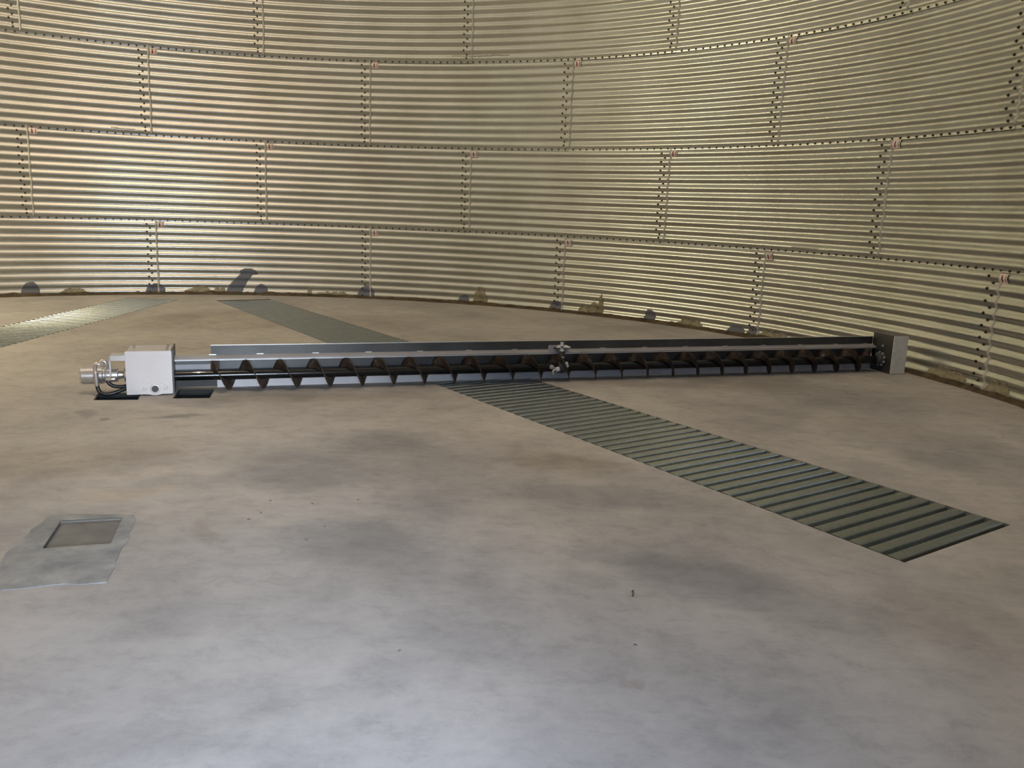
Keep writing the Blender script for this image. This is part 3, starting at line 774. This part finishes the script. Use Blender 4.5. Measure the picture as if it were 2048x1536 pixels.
# hanger in the middle
hx = 2.975
hg = aug('hanger_rod', lathe_obj((hx, -0.05, 0.235), (0, 0, 1), [(0, 0.011), (0.085, 0.011), (0.087, 0.009), (0.092, 0.006)], n=16), M_RUST, smooth=30)
bm = bmesh.new(); hexbolt(bm, (hx, -0.05, 0.283), (0, 0, 1), 0.016, 0.034); aug('rod_nut', bm, M_EDGE, hg)
bm = bmesh.new(); hexbolt(bm, (hx, -0.05, 0.243), (0, 0, 1), 0.016, 0.022); aug('rod_nut', bm, M_EDGE, hg)
bm = bmesh.new(); box(bm, hx - 0.045, hx + 0.075, -0.06, 0.05, 0.268, 0.275, 0.002); aug('hanger_plate', bm, M_ZINC)
bm = bmesh.new(); prism(bm, [(hx - 0.105, 0.289), (hx - 0.03, 0.286), (hx - 0.03, 0.278), (hx - 0.07, 0.268), (hx - 0.055, 0.235), (hx - 0.095, 0.230), (hx - 0.112, 0.265)], 'y', -0.035, -0.028)
aug('clamp_plate', bm, M_STEEL)
bm = bmesh.new(); box(bm, hx - 0.024, hx + 0.030, -0.055, -0.048, 0.14, 0.245, 0.002); aug('hanger_strap', bm, M_RUST)
aug('strap_ring', lathe_obj((hx, -0.075, 0.192), (0, 0, 1), [(0, 0.014), (0.008, 0.014)], n=16), M_EDGE, smooth=30)
aug('hanger_bearing', lathe_obj((hx - 0.035, YA - 0.012, ZA + 0.002), (1, 0, 0), [(0, 0.03), (0.006, 0.045), (0.055, 0.048), (0.064, 0.040), (0.068, 0.030)], n=28), M_CORE, smooth=30, label='dark grey hanger bearing')
for (x, z, r) in ((hx + 0.028, 0.150, 0.009), (hx + 0.036, 0.128, 0.008), (hx - 0.045, 0.104, 0.014)):
    bm = bmesh.new(); hexbolt(bm, (x, -0.095, z), (0, -1, 0), r, 0.014); aug('bearing_bolt', bm, M_ZINC)
aug('grease_arm', lathe_obj((hx - 0.11, -0.10, 0.125), (0.3, 0.1, -0.1), [(0, 0.012), (0.004, 0.018), (0.02, 0.018), (0.024, 0.008), (0.09, 0.008)], n=12), M_STEEL, smooth=30)
bm = bmesh.new(); tube(bm, [(hx - 0.06, -0.10, 0.103), (hx - 0.082, -0.105, 0.100), (hx - 0.092, -0.108, 0.085), (hx - 0.088, -0.108, 0.060)], [0.007, 0.009, 0.010, 0.007], 10); aug('cotter', bm, M_EDGE, smooth=30)
# end plate, guard and wheel
bm = bmesh.new(); box(bm, 6.132, 6.140, -0.20, 0.055, 0.006, 0.352, 0.002); endp = aug('end_plate', bm, M_DARK)
bm = bmesh.new(); box(bm, 6.134, 6.296, -0.208, -0.200, 0.004, 0.350, 0.002); aug('end_guard', bm, M_ZINC, label='bright zinc guard plate')
aug('end_bearing', lathe_obj((6.132, YA - 0.03, ZA + 0.012), (-1, 0, 0), [(0, 0.066), (0.012, 0.066), (0.016, 0.055), (0.04, 0.045), (0.05, 0.03)], n=28), M_CORE, endp, smooth=30)
for k in range(9):
    t = 2 * PI * k / 9
    bm = bmesh.new(); hexbolt(bm, (6.122, YA - 0.03 + 0.058 * math.cos(t), ZA + 0.012 + 0.058 * math.sin(t)), (-1, 0, 0), 0.009, 0.012); aug('bearing_bolt', bm, M_STEEL, endp)
bm = bmesh.new(); hexbolt(bm, (6.125, -0.09, 0.245), (-1, 0, 0), 0.008, 0.01); aug('plate_bolt', bm, M_STEEL, endp)

# ------------------------------------------------------------------ litter on the floor
def litter(name, x, y, pts, r, lab, cat):
    bm = bmesh.new(); tube(bm, [(px, py, pz + r) for px, py, pz in pts], r, 6)
    tag(new(name, bm, M_TWIG, loc=(x, y, 0)), lab, cat)
litter('twig', 2.909, -3.0, [(-0.004, -0.02, 0), (0.002, 0, 0.004), (0.0, 0.02, 0.001), (0.006, 0.028, 0)], 0.0025, 'tiny brown twig on the open concrete in front of the long duct', 'twig')
HUSKS = ['on the slab, nearest to the trap lid', 'on the slab, second nearest to the trap lid', 'leftmost of the loose cluster right of the trap lid', 'far right of the trap lid, near the row of husks',
         'right of the trap lid, lowest but one of the scattered five', 'right of the trap lid, lowest of the scattered five', 'farthest to the right of the scattered husks beyond the trap lid',
         'alone on the open slab, well left of the twig', 'alone on the open slab, below and right of centre']
for i, (x, y) in enumerate(((1.336, -2.413), (1.361, -2.324), (1.356, -2.168), (1.555, -2.186), (1.672, -2.455), (1.629, -2.610), (1.748, -2.109), (2.128, -3.462), (2.868, -3.368))):
    a = i * 1.9
    litter('grain_husk', x, y, [(-0.007 * math.cos(a), -0.007 * math.sin(a), 0), (0, 0, 0.002), (0.005 * math.cos(a + .6), 0.005 * math.sin(a + .6), 0)], 0.0014, 'tiny dark grain husk ' + HUSKS[i], 'husk')
    bpy.context.scene.collection.objects[-1]['group'] = 'grain husks scattered on the slab'
